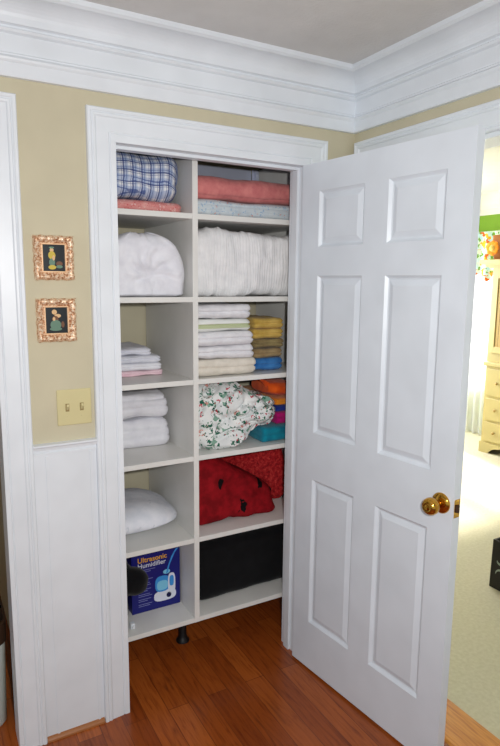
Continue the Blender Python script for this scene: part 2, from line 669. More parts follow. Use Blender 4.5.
# doorway to the children's room, on the east wall
mb = MB()
ya, yb, zt = -.87, -.09, 2.06
rings = [[(XE - d_, ya - w_, 0) for w_, d_ in CAS], [(XE - d_, ya - w_, zt + w_) for w_, d_ in CAS],
         [(XE - d_, yb + w_, zt + w_) for w_, d_ in CAS], [(XE - d_, yb + w_, 0) for w_, d_ in CAS]]
struct(mb.sweep(rings).build('trim_3', TRIM, base=(XE, -.45, 0)))
TH_T = NT('oak_threshold_lit_tone', .3, .5)
TH_T.color(TH_T.ramp(TH_T.noise(7, 5, (12, 1, 1)), [(.35, srgb(172, 100, 34)), (.6, srgb(204, 136, 56))]))  # added oak board, its brighter orange stands in for light spilling onto the floor
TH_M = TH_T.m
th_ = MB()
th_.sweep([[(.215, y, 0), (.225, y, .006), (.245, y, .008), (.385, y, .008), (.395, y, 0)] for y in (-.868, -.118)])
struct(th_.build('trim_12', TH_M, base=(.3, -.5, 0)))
# door jambs
j = MB()
j.box(JX0 - .018, JX0, 0.006, .115, 0, HZ)
j.box(JX1, JX1 + .018, 0.006, .115, 0, HZ)
j.box(JX0 - .018, JX1 + .018, 0.006, .115, HZ, HZ + .018)
j.box(JX0, JX0 + .011, .046, .083, 0, HZ - .011)          # door stop
j.box(JX1 - .011, JX1, .046, .083, 0, HZ - .011)
j.box(JX0, JX1, .046, .083, HZ - .011, HZ)
struct(j.build('trim_4', TRIM, base=(-.35, .06, 0), bevel=.001))
j = MB()
j.box(XE + .002, .38, -.888, -.87, 0, 2.045)
j.box(XE + .002, .38, -.096, -.078, 0, 2.045)
j.box(XE + .002, .38, -.888, -.078, 2.045, 2.063)
struct(j.build('trim_5', TRIM, base=(.32, -.4, 0), bevel=.001))
j = MB()
j.box(-1.104, -1.09, 0.006, .115, 0, 2.045)
j.box(-2.0, -1.104, 0.006, .115, 2.045, 2.055)
struct(j.build('trim_6', TRIM, base=(-1.12, .06, 0), bevel=.001))

# wainscot, chair rail, shoe moulding on the north wall between the two casings
wc = MB()
wc.box(-1.015, -.809, .013, .02, 0, 1.035)
for xx in (-.976, -.832):
    wc.box(xx, xx + .008, .010, .013, .012, 1.03)
struct(wc.build('trim_7', TRIM, base=(-.9, .02, 0), bevel=.001))
CR = [(0, 1.030), (.004, 1.032), (.010, 1.034), (.010, 1.040), (.006, 1.044), (.006, 1.050), (.016, 1.053), (.018, 1.060), (.022, 1.064), (.022, 1.070), (.0, 1.072)]
struct(MB().sweep([[(x, .0201 - d, z) for d, z in CR] for x in (-1.015, -.809)]).build('trim_8', TRIM, base=(-.9, .02, 1.03)))
SH = [(0, 0), (.014, 0), (.013, .006), (.009, .011), (.005, .014), (0, .015)]
struct(MB().sweep([[(x, .013 - d, z) for d, z in SH] for x in (-1.013, -.811)]).build('baseboard_north', SHOE, base=(-.9, .01, 0)))

# crown moulding, north and east, mitred at the corner
CRN = [(0, 2.187), (.015, 2.187), (.017, 2.191), (.017, 2.226), (.022, 2.232), (.024, 2.238), (.018, 2.244), (.014, 2.247), (.014, 2.252), (.008, 2.256), (.008, 2.306),
       (.018, 2.310), (.022, 2.317), (.016, 2.321), (.016, 2.326), (.026, 2.330), (.027, 2.336)]
for k in range(1, 9):
    t = k / 8
    CRN.append((.027 + .060 * (1 - math.cos(t * PI / 2)), 2.336 + .048 * math.sin(t * PI / 2) ** .9))
CRN += [(.090, 2.386), (.096, 2.390), (.096, ZC), (0, ZC)]
rings = [[(-4, YW - d, z) for d, z in CRN], [(XE - d, YW - d, z) for d, z in CRN], [(XE - d, -4.5, z) for d, z in CRN]]
struct(MB().sweep(rings).build('trim_9', TRIM, base=(0, 0, 2.187)))
CRE = [(0, 2.30), (.01, 2.30), (.012, 2.36), (.02, 2.37), (.03, 2.40), (.09, 2.49), (.10, 2.52), (0, 2.52)]
struct(MB().sweep([[(3.9 - d, y, z) for d, z in CRE] for y in (-3, 3.1)]).build('trim_10', CREAMW, base=(3.9, 0, 2.3)))
struct(MB().sweep([[(x, 3.1 - d, z) for d, z in CRE] for x in (.38, 3.9)]).build('trim_11', CREAMW, base=(2, 3.1, 2.3)))

# ---------------------------------------------------------------- the open six panel door
TH = math.radians(6.27)
door = struct(empty('door_1', (0, -.0067, 0.01)))
door['label'] = 'white six panel door standing wide open with brass knob'
DD = Vector((math.sin(TH), -math.cos(TH), 0))            # hinge -> free edge
DN = Vector((-math.cos(TH), -math.sin(TH), 0))           # out of the visible face
DO = Vector((0, -.0067, 0))


def dp(s, z, out=0.0):
    return DO + DD * s + DN * out + Vector((0, 0, z))


DWID, Z0, Z1, DT = .744, .010, 2.036, .035
cols = [(.098, .325), (.430, .652)]
rows = [(.216, .828), (1.018, 1.626), (1.731, 1.934)]
ss = [0] + [q for c_ in cols for q in c_] + [DWID]
zs = [Z0] + [q for r_ in rows for q in r_] + [Z1]
mb = MB()
for side in (0, 1):
    o_ = (lambda d: -d) if side == 0 else (lambda d: -DT + d)
    for i in range(len(ss) - 1):
        for k in range(len(zs) - 1):
            a, b, c_, d_ = ss[i], ss[i + 1], zs[k], zs[k + 1]
            if (a, b) in cols and (c_, d_) in rows:
                steps = [(0, 0), (.004, .004), (.009, .009), (.014, .0105), (.034, .003), (.038, .003)]
                rr = [[dp(a + e, c_ + e, o_(g)), dp(b - e, c_ + e, o_(g)), dp(b - e, d_ - e, o_(g)), dp(a + e, d_ - e, o_(g))] for e, g in steps]
                mb.sweep(rr, caps=False)
                mb.add(rr[-1], [(0, 1, 2, 3)])
            else:
                mb.add([dp(a, c_, o_(0)), dp(b, c_, o_(0)), dp(b, d_, o_(0)), dp(a, d_, o_(0))], [(0, 1, 2, 3)])
per = [(0, Z0), (DWID, Z0), (DWID, Z1), (0, Z1)]
for i in range(4):
    a, b = per[i], per[(i + 1) % 4]
    mb.add([dp(*a), dp(*b), dp(*b, -DT), dp(*a, -DT)], [(0, 1, 2, 3)])
mesh_door = mb.build('door_leaf', DOORP, door)
bm = bmesh.new(); bm.from_mesh(mesh_door.data)
bmesh.ops.remove_doubles(bm, verts=bm.verts, dist=1e-5)
bmesh.ops.recalc_face_normals(bm, faces=bm.faces)
bm.to_mesh(mesh_door.data); bm.free()
for sgn, org, ax in ((1, dp(.70, .925, 0), DN),):
    rose = MB().lathe([(.0, -.001), (.033, -.001), (.033, .003), (.030, .007), (.020, .010), (.013, .011), (.0, .011)], org, ax, 40).build('door_rosette', BRASS, door, smooth=True, angle=40)
    MB().lathe([(.0, .009), (.012, .009), (.010, .018), (.010, .026), (.014, .030), (.022, .035), (.0265, .043), (.0275, .052), (.026, .060), (.021, .067), (.014, .070), (.012, .069), (.006, .0705), (.0, .071)], org, ax, 40).build('door_knob', BRASS, rose, smooth=True)
lp = MB()
eo = lambda t, z, e: DO + DD * (DWID + e) + DN * (-t) + Vector((0, 0, z))
pts = []
for e in (0, .0015):
    pts.append([eo(.005, .888, e), eo(.030, .888, e), eo(.030, .946, e), eo(.005, .946, e)])
lp.sweep(pts)
plate = lp.build('latch_plate', BRASS, door)
lb = MB()
lb.sweep([[eo(.010, .905, .0015), eo(.025, .905, .0015), eo(.025, .929, .0015), eo(.010, .929, .0015)], [eo(.013, .907, .012), eo(.024, .907, .006), eo(.024, .927, .006), eo(.013, .927, .012)]])
lb.build('latch_bolt', DARKWOOD, plate)
# ---------------------------------------------------------------- closet organiser
YS, YB = .14, .68
DX0, DX1 = -.391, -.369
XL, XR = -.945, .195
tops = [.216, .567, .912, 1.221, 1.541, 1.851]
th = .020
org = empty('closet_organizer', (DX0, .4, 0), 'white shelving unit with a centre divider filling the open closet', 'shelving')
B(DX0, DX1, YS, YB, tops[0] - th, 2.14).build('divider', MEL, org, bevel=.001)
B(XL - .0, XL + .015, YS, YB, tops[0] - th, 2.14).build('side_panel', MEL, org, bevel=.001)
B(XR - .0, XR + .012, YS, YB, tops[0] - th, 2.14).build('side_panel', MEL, org, bevel=.001)
for z in tops:
    B(XL + .015, DX0, YS + .001, YB, z - th, z).build('shelf', MEL, org, bevel=.001)
    B(DX1, XR, YS + .001, YB, z - th, z).build('shelf', MEL, org, bevel=.001)
foot = MB()
foot.lathe([(0, 0), (.030, 0), (.030, .006), (.022, .016), (.018, .03), (.018, .15), (.026, .17), (.030, tops[0] - th), (0, tops[0] - th)], (-.368, .33, 0), (0, 0, 1), 20)
foot.build('support_foot', BLACK, org, smooth=True, angle=40)
B(DX1 + .001, .15, YB - .018, YB, 2.065, 2.135).build('hanging_cleat', STEEL, org, bevel=.002)
B(.15, XR - .001, YB - .012, YB, 2.075, 2.12).build('hanging_cleat', GREYC, org, bevel=.002)


def bracket(x, y, z):
    b = MB()
    b.box(x - .016, x + .016, y - .008, y, z - .045, z + .03)
    b.box(x - .008, x + .008, y - .03, y - .008, z - .03, z + .02)
    b.lathe([(0, 0), (.006, 0), (.006, .003), (0, .004)], (x, y - .03, z + .005), (0, -1, 0), 10)
    return b.build('wall_bracket', STEEL, org, bevel=.001)


bracket(.168, YB - .02, 2.105)
bracket(-.42, YB - .02, 2.10)

# ---------------------------------------------------------------- linens in the left column
xl = -.86
cloth('folded_quilt', 'pink and red printed quilt lying folded flat beneath the blue plaid comforter', 'quilt', (xl, -.402, .2, .6, 1.851, 1.893), PINKPAT,
      r=(.03, .03, .02), amp=.006, folds=(1.872,), fold_d=.004, seed=2)
cloth('plaid_comforter', 'blue and white plaid comforter folded on the top shelf over a pink quilt', 'comforter', (xl, -.405, .2, .6, 1.894, 2.07), PLAID,
      r=(.07, .08, .055), amp=.014, seed=5, wr=.005, wrf=(6, 8, 14), folds=(1.955,), fold_d=.008, fold_w=.01)


def roll_shape(w, n):
    t = min(1, max(0, (w.z - 1.541) / .24))
    f = math.sqrt(max(0, 1 - ((t - .38) / .64) ** 2)) if t > .38 else 1 - (.38 - t) ** 2 * .6
    w.x = -.566 + (w.x + .566) * f
    if w.z < 1.60 and n.z < 0:
        w.z = 1.541 + max(0, (w.z - 1.541)) * .25
    # creases gathering towards the middle of the rolled end
    if w.y < .32:
        dx, dz = w.x + .545, w.z - 1.62
        r_ = math.hypot(dx, dz)
        a = math.atan2(dz, dx)
        k = max(0, min(1, (.32 - w.y) / .1))
        w.y += k * (.022 * math.exp(-(r_ / .035) ** 2) + .007 * math.sin(a * 9 + r_ * 30 + 2 * noise.noise(w * 20)) * math.exp(-((r_ - .06) / .05) ** 2))
    return w


cloth('rolled_comforter', 'puffy white comforter rolled up with its creased end facing out', 'comforter', (-.74, -.395, .165, .53, 1.541, 1.775), WHITE,
      r=(.05, .06, .05), amp=.010, seed=7, wr=.006, wrf=(9, 6, 9), shape=roll_shape, n=44, nz=36)
cloth('satin_blanket', 'blue grey satin blanket squeezed in behind the rolled white comforter', 'blanket', (-.90, -.55, .56, .67, 1.541, 1.80), BLUEGREY,
      r=(.05, .04, .05), amp=.012, seed=9, wr=.006)

lin = [(-.86, -.447, 1.221, 1.243, PINKW, 'pale pink folded sheet at the bottom of the short linen pile'),
       (-.86, -.450, 1.243, 1.273, WHITE, 'white folded sheet second from the bottom of the short linen pile'),
       (-.85, -.452, 1.273, 1.303, WHITE2, 'white folded sheet under the greyish topmost one in the short linen pile'),
       (-.86, -.49, 1.303, 1.335, WHITE2, 'crumpled greyish white sheet topping the short linen pile')]
for k, (a, b, z0, z1, mt, lb_) in enumerate(lin):
    cloth('folded_sheet', lb_, 'sheet', (a, b, .31 + .012 * (k == 3), .60, z0, z1), mt, 'sheets in the short linen pile',
          r=(.02, .02, .014), amp=.009 if k == 3 else .005, seed=20 + k, folds=((z0 + z1) / 2,), fold_d=.006, fold_w=.003, freq=(14, 14, 14), n=34)

cloth('folded_blanket', 'thick white folded blanket at the bottom of the pile above the pillow', 'blanket', (-.84, -.405, .34, .62, .912, 1.036), WHITE, 'two thick white blankets',
      r=(.03, .04, .045), amp=.012, seed=31, folds=(.955, .99), fold_d=.006, fold_w=.005, n=34, wr=.002, wrf=(5, 5, 26))
cloth('folded_blanket', 'white folded blanket resting on another thick white blanket', 'blanket', (-.84, -.412, .33, .60, 1.037, 1.142), WHITE, 'two thick white blankets',
      r=(.03, .04, .04), amp=.016, seed=33, folds=(1.085, 1.12), fold_d=.007, fold_w=.005, n=34, wr=.002, wrf=(5, 5, 26))


def pil(w, n):
    cx, cz = -.62, .64
    t = max(0, (w.x + .62) / .25)
    w.z = .567 + (w.z - .567) * (1 - .22 * t * t)
    if w.z < .62:
        u_ = math.hypot((w.x + .62) / .24, (w.y - .41) / .18)
        if u_ > .6:
            w.z = max(w.z, .567 + .085 * (u_ - .6))
    return w


cloth('pillow', 'plump white pillow with faint embossed sprigs lying on the shelf above the humidifier carton', 'pillow', (-.90, -.393, .21, .60, .567, .690),
      m_spots('white_pillow_embossed', srgb(234, 236, 244), srgb(222, 226, 236), [(26, .2, srgb(214, 218, 228), .5, 1.2)], bump=.3),
      r=(.16, .14, .0615), amp=.006, seed=41, shape=pil, n=36, wr=.0015, wrf=(5, 5, 5))

# ---------------------------------------------------------------- linens in the right column
xr_ = .17
cloth('folded_sheet', 'pale blue flowered sheet folded flat beneath the coral blanket', 'sheet', (-.366, xr_, .185, .6, 1.851, 1.916), LTBLUE,
      r=(.02, .03, .02), amp=.006, seed=51, folds=(1.872, 1.895), fold_d=.005, fold_w=.003, n=34)
cloth('coral_blanket', 'coral pink fleece blanket folded on top of a pale blue flowered sheet', 'blanket', (-.366, xr_, .185, .6, 1.917, 2.005), CORAL,
      r=(.02, .05, .042), amp=.010, seed=53, n=34, folds=(1.93,), fold_d=.004)
def slump(w, n):
    if w.z > 1.68:
        w.z += (w.z - 1.68) * .10 * math.sin((w.x + .366) * 9)
    return w


cloth('seersucker_comforter', 'bulky off-white seersucker comforter filling its whole compartment', 'comforter', (-.367, .165, .175, .6, 1.541, 1.795), PLEAT,
      r=(.04, .055, .045), amp=.014, seed=57, wr=.007, wrf=(16, 8, 4), n=56, nz=34, shape=slump)

tw = [(-.085, 1.221, 1.290, CREAMT, 'cream bath towel at the bottom of the tall white towel stack'),
      (-.098, 1.290, 1.346, WAFFLE, 'white ribbed towel resting on the cream one in the tall stack'),
      (-.103, 1.346, 1.402, WAFFLE, 'white ribbed towel just under the green banded one'),
      (-.112, 1.402, 1.452, GREENSTR, 'white towel with a pale green band, second from the top of the tall stack'),
      (-.118, 1.452, 1.510, TERRY, 'plump plain white towel topping the tall stack')]
for k, (xe, z0, z1, mt, lb_) in enumerate(tw):
    mz = (z0 + z1) / 2
    cloth('bath_towel', lb_, 'towel', (-.366, xe, .165 + .006 * (k % 2), .48, z0, z1), mt, 'towels in the tall white stack',
          r=(.022, .03, .024), amp=.010, seed=60 + k, folds=(mz,), fold_d=.009, fold_w=.004, n=32, wr=.002)
tw2 = [(1.221, 1.276, BLUE, 'blue hand towel at the bottom of the coloured stack'),
       (1.276, 1.318, TAN, 'tan hand towel folded directly on the blue one'),
       (1.318, 1.360, OLIVE, 'khaki brown hand towel right beneath the two yellow ones'),
       (1.360, 1.402, YELLOW, 'yellow hand towel lower of the two, resting on the brown ones'),
       (1.402, 1.450, YELLOW, 'yellow hand towel topping the coloured stack')]
for k, (z0, z1, mt, lb_) in enumerate(tw2):
    cloth('hand_towel', lb_, 'towel', (-.078, .072 + .003 * (k % 3), .215, .46, z0, z1), mt, 'towels in the coloured stack',
          r=(.018, .025, .019), amp=.009, seed=70 + k, folds=((z0 + z1) / 2,), fold_d=.008, fold_w=.0035, n=26, wr=.002)


# the floral bedspread: three overlapping soft lobes joined into one cloth
def lobe(mb, c, h, seed, tilt=0, amp=.02, wr=.008, n=30, freq=7):
    ct, st = math.cos(tilt), math.sin(tilt)
    m0 = soft(-h[0], h[0], -h[1], h[1], -h[2], h[2], r=(h[0] * .8, h[1] * .8, h[2] * .85), amp=amp, freq=(freq,) * 3, seed=seed, wr=wr, wrf=(10, 10, 10), n=n, nz=n, flat=False)
    vs = []
    for v in m0.v:
        x, y, z = v
        vs.append((c[0] + x * ct - z * st, c[1] + y, c[2] + x * st + z * ct))
    mb.add(vs, m0.f)


def merged(mb, voxel=.006):
    """join overlapping lobes into one skin"""
    me = bpy.data.meshes.new('tmp')
    me.from_pydata(mb.v, [], mb.f)
    o = bpy.data.objects.new('tmp', me)
    COL.objects.link(o)
    md = o.modifiers.new('r', 'REMESH')
    md.mode = 'VOXEL'
    md.voxel_size = voxel
    md2 = o.modifiers.new('s', 'SMOOTH')
    md2.iterations = 3
    dg = bpy.context.evaluated_depsgraph_get()
    dg.update()
    e = o.evaluated_get(dg).to_mesh()
    out = MB()
    out.add([tuple(v.co) for v in e.vertices], [tuple(p.vertices) for p in e.polygons])
    o.evaluated_get(dg).to_mesh_clear()
    bpy.data.objects.remove(o)
    return out


def clampbox(mb, x0, x1, y0, y1, z0, z1):
    mb.v = [(min(max(v[0], x0), x1), min(max(v[1], y0), y1), min(max(v[2], z0), z1)) for v in mb.v]
    return mb


fb = MB()
lobe(fb, (-.28, .34, 1.07), (.12, .16, .125), 3, .15)
lobe(fb, (-.20, .30, 1.10), (.16, .12, .075), 5, -.1)
lobe(fb, (-.15, .29, 1.02), (.17, .12, .07), 8, .42)
lobe(fb, (-.23, .27, .965), (.14, .12, .058), 12, .08)
lobe(fb, (-.09, .30, 1.06), (.125, .14, .075), 15, -.2)
fb = clampbox(merged(fb), -.366, .032, .16, .6, .913, 1.196)
fb.v = [(v[0], v[1], max(v[2], .982) if v[0] > -.055 else v[2]) for v in fb.v]
fb.v = [tuple(Vector(v) + Vector((0, -1, .25 if 1.0 < v[2] < 1.18 else 0)) * (.006 * noise.noise(Vector(v) * 24) - .030 * math.exp(-(noise.noise(Vector((v[0] * 8, v[1] * 5, v[2] * 15 - v[0] * 6))) / .09) ** 2))) for v in fb.v]
tag(fb.build('floral_bedspread', FLORAL, base=(-.2, .3, .912), smooth=True), 'crumpled white bedspread printed with red and green flowers', 'bedspread')

bt = [('folded_blanket', (-.05, .16, .175, .60, .912, .978), TEAL, 'teal fleece blanket at the bottom beside the floral bedspread', 'blanket'),
      ('folded_blanket', (.035, .16, .205, .60, .978, 1.033), MAGENTA, 'magenta fleece blanket lying on the teal one', 'blanket'),
      ('folded_sheet', (.035, .162, .21, .60, 1.033, 1.062), NAVY, 'royal blue sheet pinched between magenta and amber layers', 'sheet'),
      ('folded_towel', (.033, .16, .21, .60, 1.062, 1.092), AMBER, 'amber yellow folded towel under the orange bag', 'towel')]
for k, (nm, bx_, mt, lb_, ct) in enumerate(bt):
    cloth(nm, lb_, ct, bx_, mt, r=(.012, .02, .018), amp=.006, seed=80 + k, n=22, folds=((bx_[4] + bx_[5]) / 2,), fold_d=.004)
ob = MB()
lobe(ob, (.085, .33, 1.128), (.075, .11, .034), 22, -.05, .008, .004)
ob = clampbox(merged(ob, .004), .02, .165, .2, .6, 1.093, 1.19)
bag = ob.build('orange_bag', ORANGE, base=(.09, .3, 1.093), smooth=True)
tag(bag, 'orange cloth bag with looping handles on the coloured bedding', 'bag')
for s_ in (0, 1):
    st = MB()
    rings = []
    for k in range(25):
        t = k / 24
        p = Vector((-.03 + .13 * t + .015 * s_, .245 + .015 * s_ + .02 * math.sin(t * PI), 1.184 - .06 * t - .03 * math.sin(t * PI) * (1 if s_ else .2)))
        d = Vector((.13, 0, -.07 - .09 * math.cos(t * PI) * (1 if s_ else .2))).normalized()
        nx = Vector((-d.z, 0, d.x))
        rings.append([p + nx * a + Vector((0, b, 0)) for a, b in ((-.007, -.0015), (.007, -.0015), (.007, .0015), (-.007, .0015))])
    st.sweep(rings)
    st.build('bag_handle', ORANGE, bag, smooth=True, angle=50)


# red ladybird cushion bag and bright red plush bag
def redshape(w, n):
    t = (w.x + .366) / .40
    top = .880 - .045 * t - .14 * max(0, t - .35) ** 1.0 * 1.55
    k = (w.z - .567) / (.88 - .567)
    w.z = .567 + k * (max(.60, top) - .567)
    w.y += .05 * k
    return w


cloth('red_cushion_bag', 'dark red cushion dotted with black ladybirds slumping towards the jamb', 'cushion', (-.366, .055, .205, .36, .567, .87), LADYBUG,
      r=(.04, .06, .07), amp=.016, seed=91, wr=.005, wrf=(8, 8, 8), shape=redshape, n=44, nz=30)


def redshape2(w, n):
    k = (w.z - .567) / .3
    t = max(0, min(1, (w.x - .0) / .12))
    w.y -= .10 * t * (1 - .3 * k) * max(0, min(1, (.60 - w.y) / .15))
    return w


cloth('plush_bag', 'bright red plush bag leaning in the corner behind the ladybird cushion', 'bag', (-.16, .175, .435, .60, .567, .868), REDMESH,
      r=(.03, .05, .04), amp=.02, seed=95, wr=.008, wrf=(12, 12, 12), n=40, nz=30, shape=redshape2)

# black storage bin on the bottom right shelf with cloths on its rim
def binshape(w, n):
    k = (w.z - .216) / .27
    w.x -= (1 - k) * .012 * max(-1, min(1, (w.x + .09) * 6))
    return w


bn = cloth('storage_bin', 'large black fabric storage bin filling the lowest compartment', 'storage bin', (-.350, .165, .232, .64, .217, .485), BLACKF,
           r=(.035, .035, .03), amp=.006, seed=97, n=34, shape=binshape, wr=.001)
cloth('folded_cloth', 'grey folded cloth lying on the rim of the black bin', 'cloth', (-.12, .16, .27, .55, .4875, .522), GREYC, r=(.02, .03, .015), amp=.006, seed=98, n=24)
cloth('folded_cloth', 'small peach folded cloth lying on the black bin near the divider', 'cloth', (-.25, -.14, .27, .50, .4875, .514), fabric('peach_cotton', srgb(200, 140, 116)), r=(.02, .03, .012), amp=.004, seed=99, n=20)

# ---------------------------------------------------------------- the humidifier carton
bx = empty('humidifier_box', (-.5, .34, .216), 'dark blue carton reading Ultrasonic Humidifier beside the divider', 'box')
NAVYC = plain('dark_blue_carton', srgb(22, 26, 116), .4)
NAVYD = plain('darker_blue_carton', srgb(14, 16, 74), .4)
YB0, BXA, BXB, BZ = .283, -.612, -.397, .474
B(BXA, BXB, YB0, .42, .2165, BZ).build('carton', NAVYC, bx, bevel=.001)
INK_Y = plain('yellow_ink', srgb(240, 176, 40), .5)
INK_W = plain('white_ink', srgb(226, 230, 244), .5)
INK_L = plain('dim_white_ink', srgb(130, 136, 190), .5)
INK_B = plain('light_blue_ink', srgb(60, 150, 226), .5)
INK_C = plain('cyan_ink', srgb(130, 206, 240), .5)


def text(body, size, x, y, z, mat, parent, name, bold=.0):
    cu = bpy.data.curves.new(name, 'FONT')
    cu.body = body
    cu.size = size
    cu.offset = bold
    cu.extrude = .0004
    o = bpy.data.objects.new(name, cu)
    COL.objects.link(o)
    bpy.context.view_layer.update()
    dg = bpy.context.evaluated_depsgraph_get()
    me = bpy.data.meshes.new_from_object(o.evaluated_get(dg))
    bpy.data.objects.remove(o)
    me.materials.clear()
    me.materials.append(mat)
    q = bpy.data.objects.new(name, me)
    COL.objects.link(q)
    q.parent = parent
    q.rotation_euler = (PI / 2, 0, 0)
    q.location = Vector((x, y, z)) - Vector(parent['_o'])
    return q


YF = YB0 - .0008
text('Ultrasonic', .031, -.586, YF, .440, INK_Y, bx, 'printed_title', .0004)
text('Humidifier', .029, -.586, YF, .416, INK_W, bx, 'printed_subtitle', .0002)
for xx, zz, ww in [(-.584, .404, .075), (-.584, .396, .055), (-.56, .362, .04), (-.584, .345, .05), (-.56, .336, .03), (-.584, .318, .055), (-.584, .310, .04), (-.584, .296, .05),
                   (-.584, .288, .06), (-.584, .274, .055), (-.584, .266, .04), (-.584, .252, .06), (-.584, .244, .05)]:
    B(xx, xx + ww, YB0 - .0006, YB0 + .0001, zz, zz + .0022).build('printed_line', INK_L, bx)
pm = MB()


def poly(mb, pts, d=.0008, mi=0):
    a = [(x, YB0 - d, z) for x, z in pts]
    b = [(x, YB0 + .0001, z) for x, z in pts]
    mb.sweep([a, b], mi=mi)


rr_ = lambda cx, cz, a, b, n=20, p=3.0: [(cx + a * (abs(math.cos(t)) ** (2 / p)) * (1 if math.cos(t) > 0 else -1), cz + b * (abs(math.sin(t)) ** (2 / p)) * (1 if math.sin(t) > 0 else -1)) for t in [2 * PI * k / n for k in range(n)]]
poly(pm, rr_(-.466, .270, .050, .024), .0006, 0)                  # white base
poly(pm, rr_(-.478, .325, .032, .036), .0008, 1)                  # blue water tank
poly(pm, rr_(-.478, .318, .024, .022), .0011, 2)
poly(pm, rr_(-.436, .318, .017, .048), .0009, 0)
poly(pm, rr_(-.436, .330, .010, .024), .0011, 1)
poly(pm, rr_(-.449, .268, .011, .012, p=2), .0009, 3)
poly(pm, [(-.462, .366), (-.452, .372), (-.444, .405), (-.420, .455), (-.404, .472), (-.416, .470), (-.436, .440), (-.452, .400)], .0007, 1)   # mist
poly(pm, rr_(-.458, .376, .016, .010, p=2), .0006, 2)
pm.build('printed_picture', [INK_W, INK_B, INK_C, NAVYD], bx)
# black pouch in front of the carton and the small white plug under it
pch = MB()
lobe(pch, (-.725, .235, .42), (.10, .055, .10), 31, .3, .01, .003)
lobe(pch, (-.635, .215, .41), (.065, .045, .05), 33, -.2, .008, .003)
lobe(pch, (-.735, .235, .29), (.08, .06, .075), 35, 0, .01, .003)
pch = clampbox(merged(pch), -.90, -.570, .16, .280, .217, .53)
tag(pch.build('black_pouch', BLACKF, base=(-.73, .23, .216), smooth=True), 'black cloth pouch standing on the lowest shelf before the humidifier carton', 'pouch')
plug = MB()
plug.box(-.650, -.632, .185, .205, .217, .24)
plug.box(-.646, -.636, .175, .185, .224, .234)
tag(plug.build('power_plug', TRIM, base=(-.64, .19, .216), bevel=.002), 'little white power plug at the foot of the black pouch', 'plug')


# ---------------------------------------------------------------- wall pictures and switch
def picture(zc, xc, label, fig, tilt=0):
    w2, h2 = .0615, .069
    r = empty('picture_frame', (xc, YW, zc - h2), label, 'picture', 'two small gilt framed pictures')
    mb = MB()
    prof = [(0, 0), (0, .008), (.004, .015), (.010, .018), (.016, .015), (.021, .010), (.024, .012), (.024, 0)]
    N = 16
    per = []
    cs = [(-1, -1), (1, -1), (1, 1), (-1, 1)]
    for i in range(4):
        a, b = cs[i], cs[(i + 1) % 4]
        for k in range(N):
            t = k / N
            per.append((a[0] + (b[0] - a[0]) * t, a[1] + (b[1] - a[1]) * t, k))
    rings = []
    for (px_, pz_, k) in per:
        ring = []
        for e, d in prof:
            scal = .0012 * math.sin(k / N * PI * 8) if e < .012 else 0
            jit = .002 * noise.noise(Vector((px_ * 9 + zc, pz_ * 9, e * 300)))
            X_ = xc + px_ * (w2 - e + (scal + jit) * (1 if abs(px_) > .99 else .3))
            Z_ = zc + pz_ * (h2 - e + (scal + jit) * (1 if abs(pz_) > .99 else .3))
            ring.append((X_, YW - d - (0 if d == 0 else .0015 * math.sin(k * 2.1)), Z_))
        rings.append(ring)
    rings.append(rings[0])
    mb.sweep(rings, caps=False)
    mb.build('frame', GILT, r, smooth=True, angle=50)
    ln = MB()
    for e0, e1, d in ((.023, .028, .010),):
        for (x0, x1, z0, z1) in ((xc - w2 + e0, xc + w2 - e0, zc - h2 + e0, zc - h2 + e1), (xc - w2 + e0, xc + w2 - e0, zc + h2 - e1, zc + h2 - e0),
                                 (xc - w2 + e0, xc - w2 + e1, zc - h2 + e1, zc + h2 - e1), (xc + w2 - e1, xc + w2 - e0, zc - h2 + e1, zc + h2 - e1)):
            ln.box(x0, x1, YW - d, YW, z0, z1)
    ln.build('liner', GILTIN, r, bevel=.0008)
    pc = MB()
    pc.box(xc - w2 + .028, xc + w2 - .028, YW - .005, YW, zc - h2 + .028, zc + h2 - .028)
    for q_, (dx, dz, a, b, mi) in enumerate(fig):
        pts = [(xc + dx + a * math.cos(t), zc + dz + b * math.sin(t)) for t in [2 * PI * k / 16 for k in range(16)]]
        pc.sweep([[(x, YW - .0054 - .00025 * q_, z) for x, z in pts], [(x, YW - .004, z) for x, z in pts]], mi=mi)
    pc.build('picture_panel', [PICDARK, PICY, PICG, PICS, PICB], r)
    return r


picture(1.6695, -.9225, 'upper gilt framed miniature of a figure in yellow on a dark ground',
        [(-.006, .024, .006, .007, 3), (-.006, .032, .008, .003, 2), (-.006, .008, .011, .013, 1), (-.006, -.014, .009, .013, 2), (-.006, -.029, .012, .007, 1), (.016, -.018, .010, .008, 4), (.016, -.027, .010, .005, 2), (-.001, .0, .004, .008, 3)])
picture(1.4735, -.922, 'lower gilt framed miniature of a seated figure in a pale green skirt',
        [(-.006, .026, .008, .008, 3), (.004, .014, .010, .006, 3), (-.004, .004, .010, .010, 4), (-.003, -.015, .017, .016, 2), (-.003, -.028, .019, .006, 2), (.019, -.014, .005, .010, 4), (-.008, .004, .004, .006, 3)])

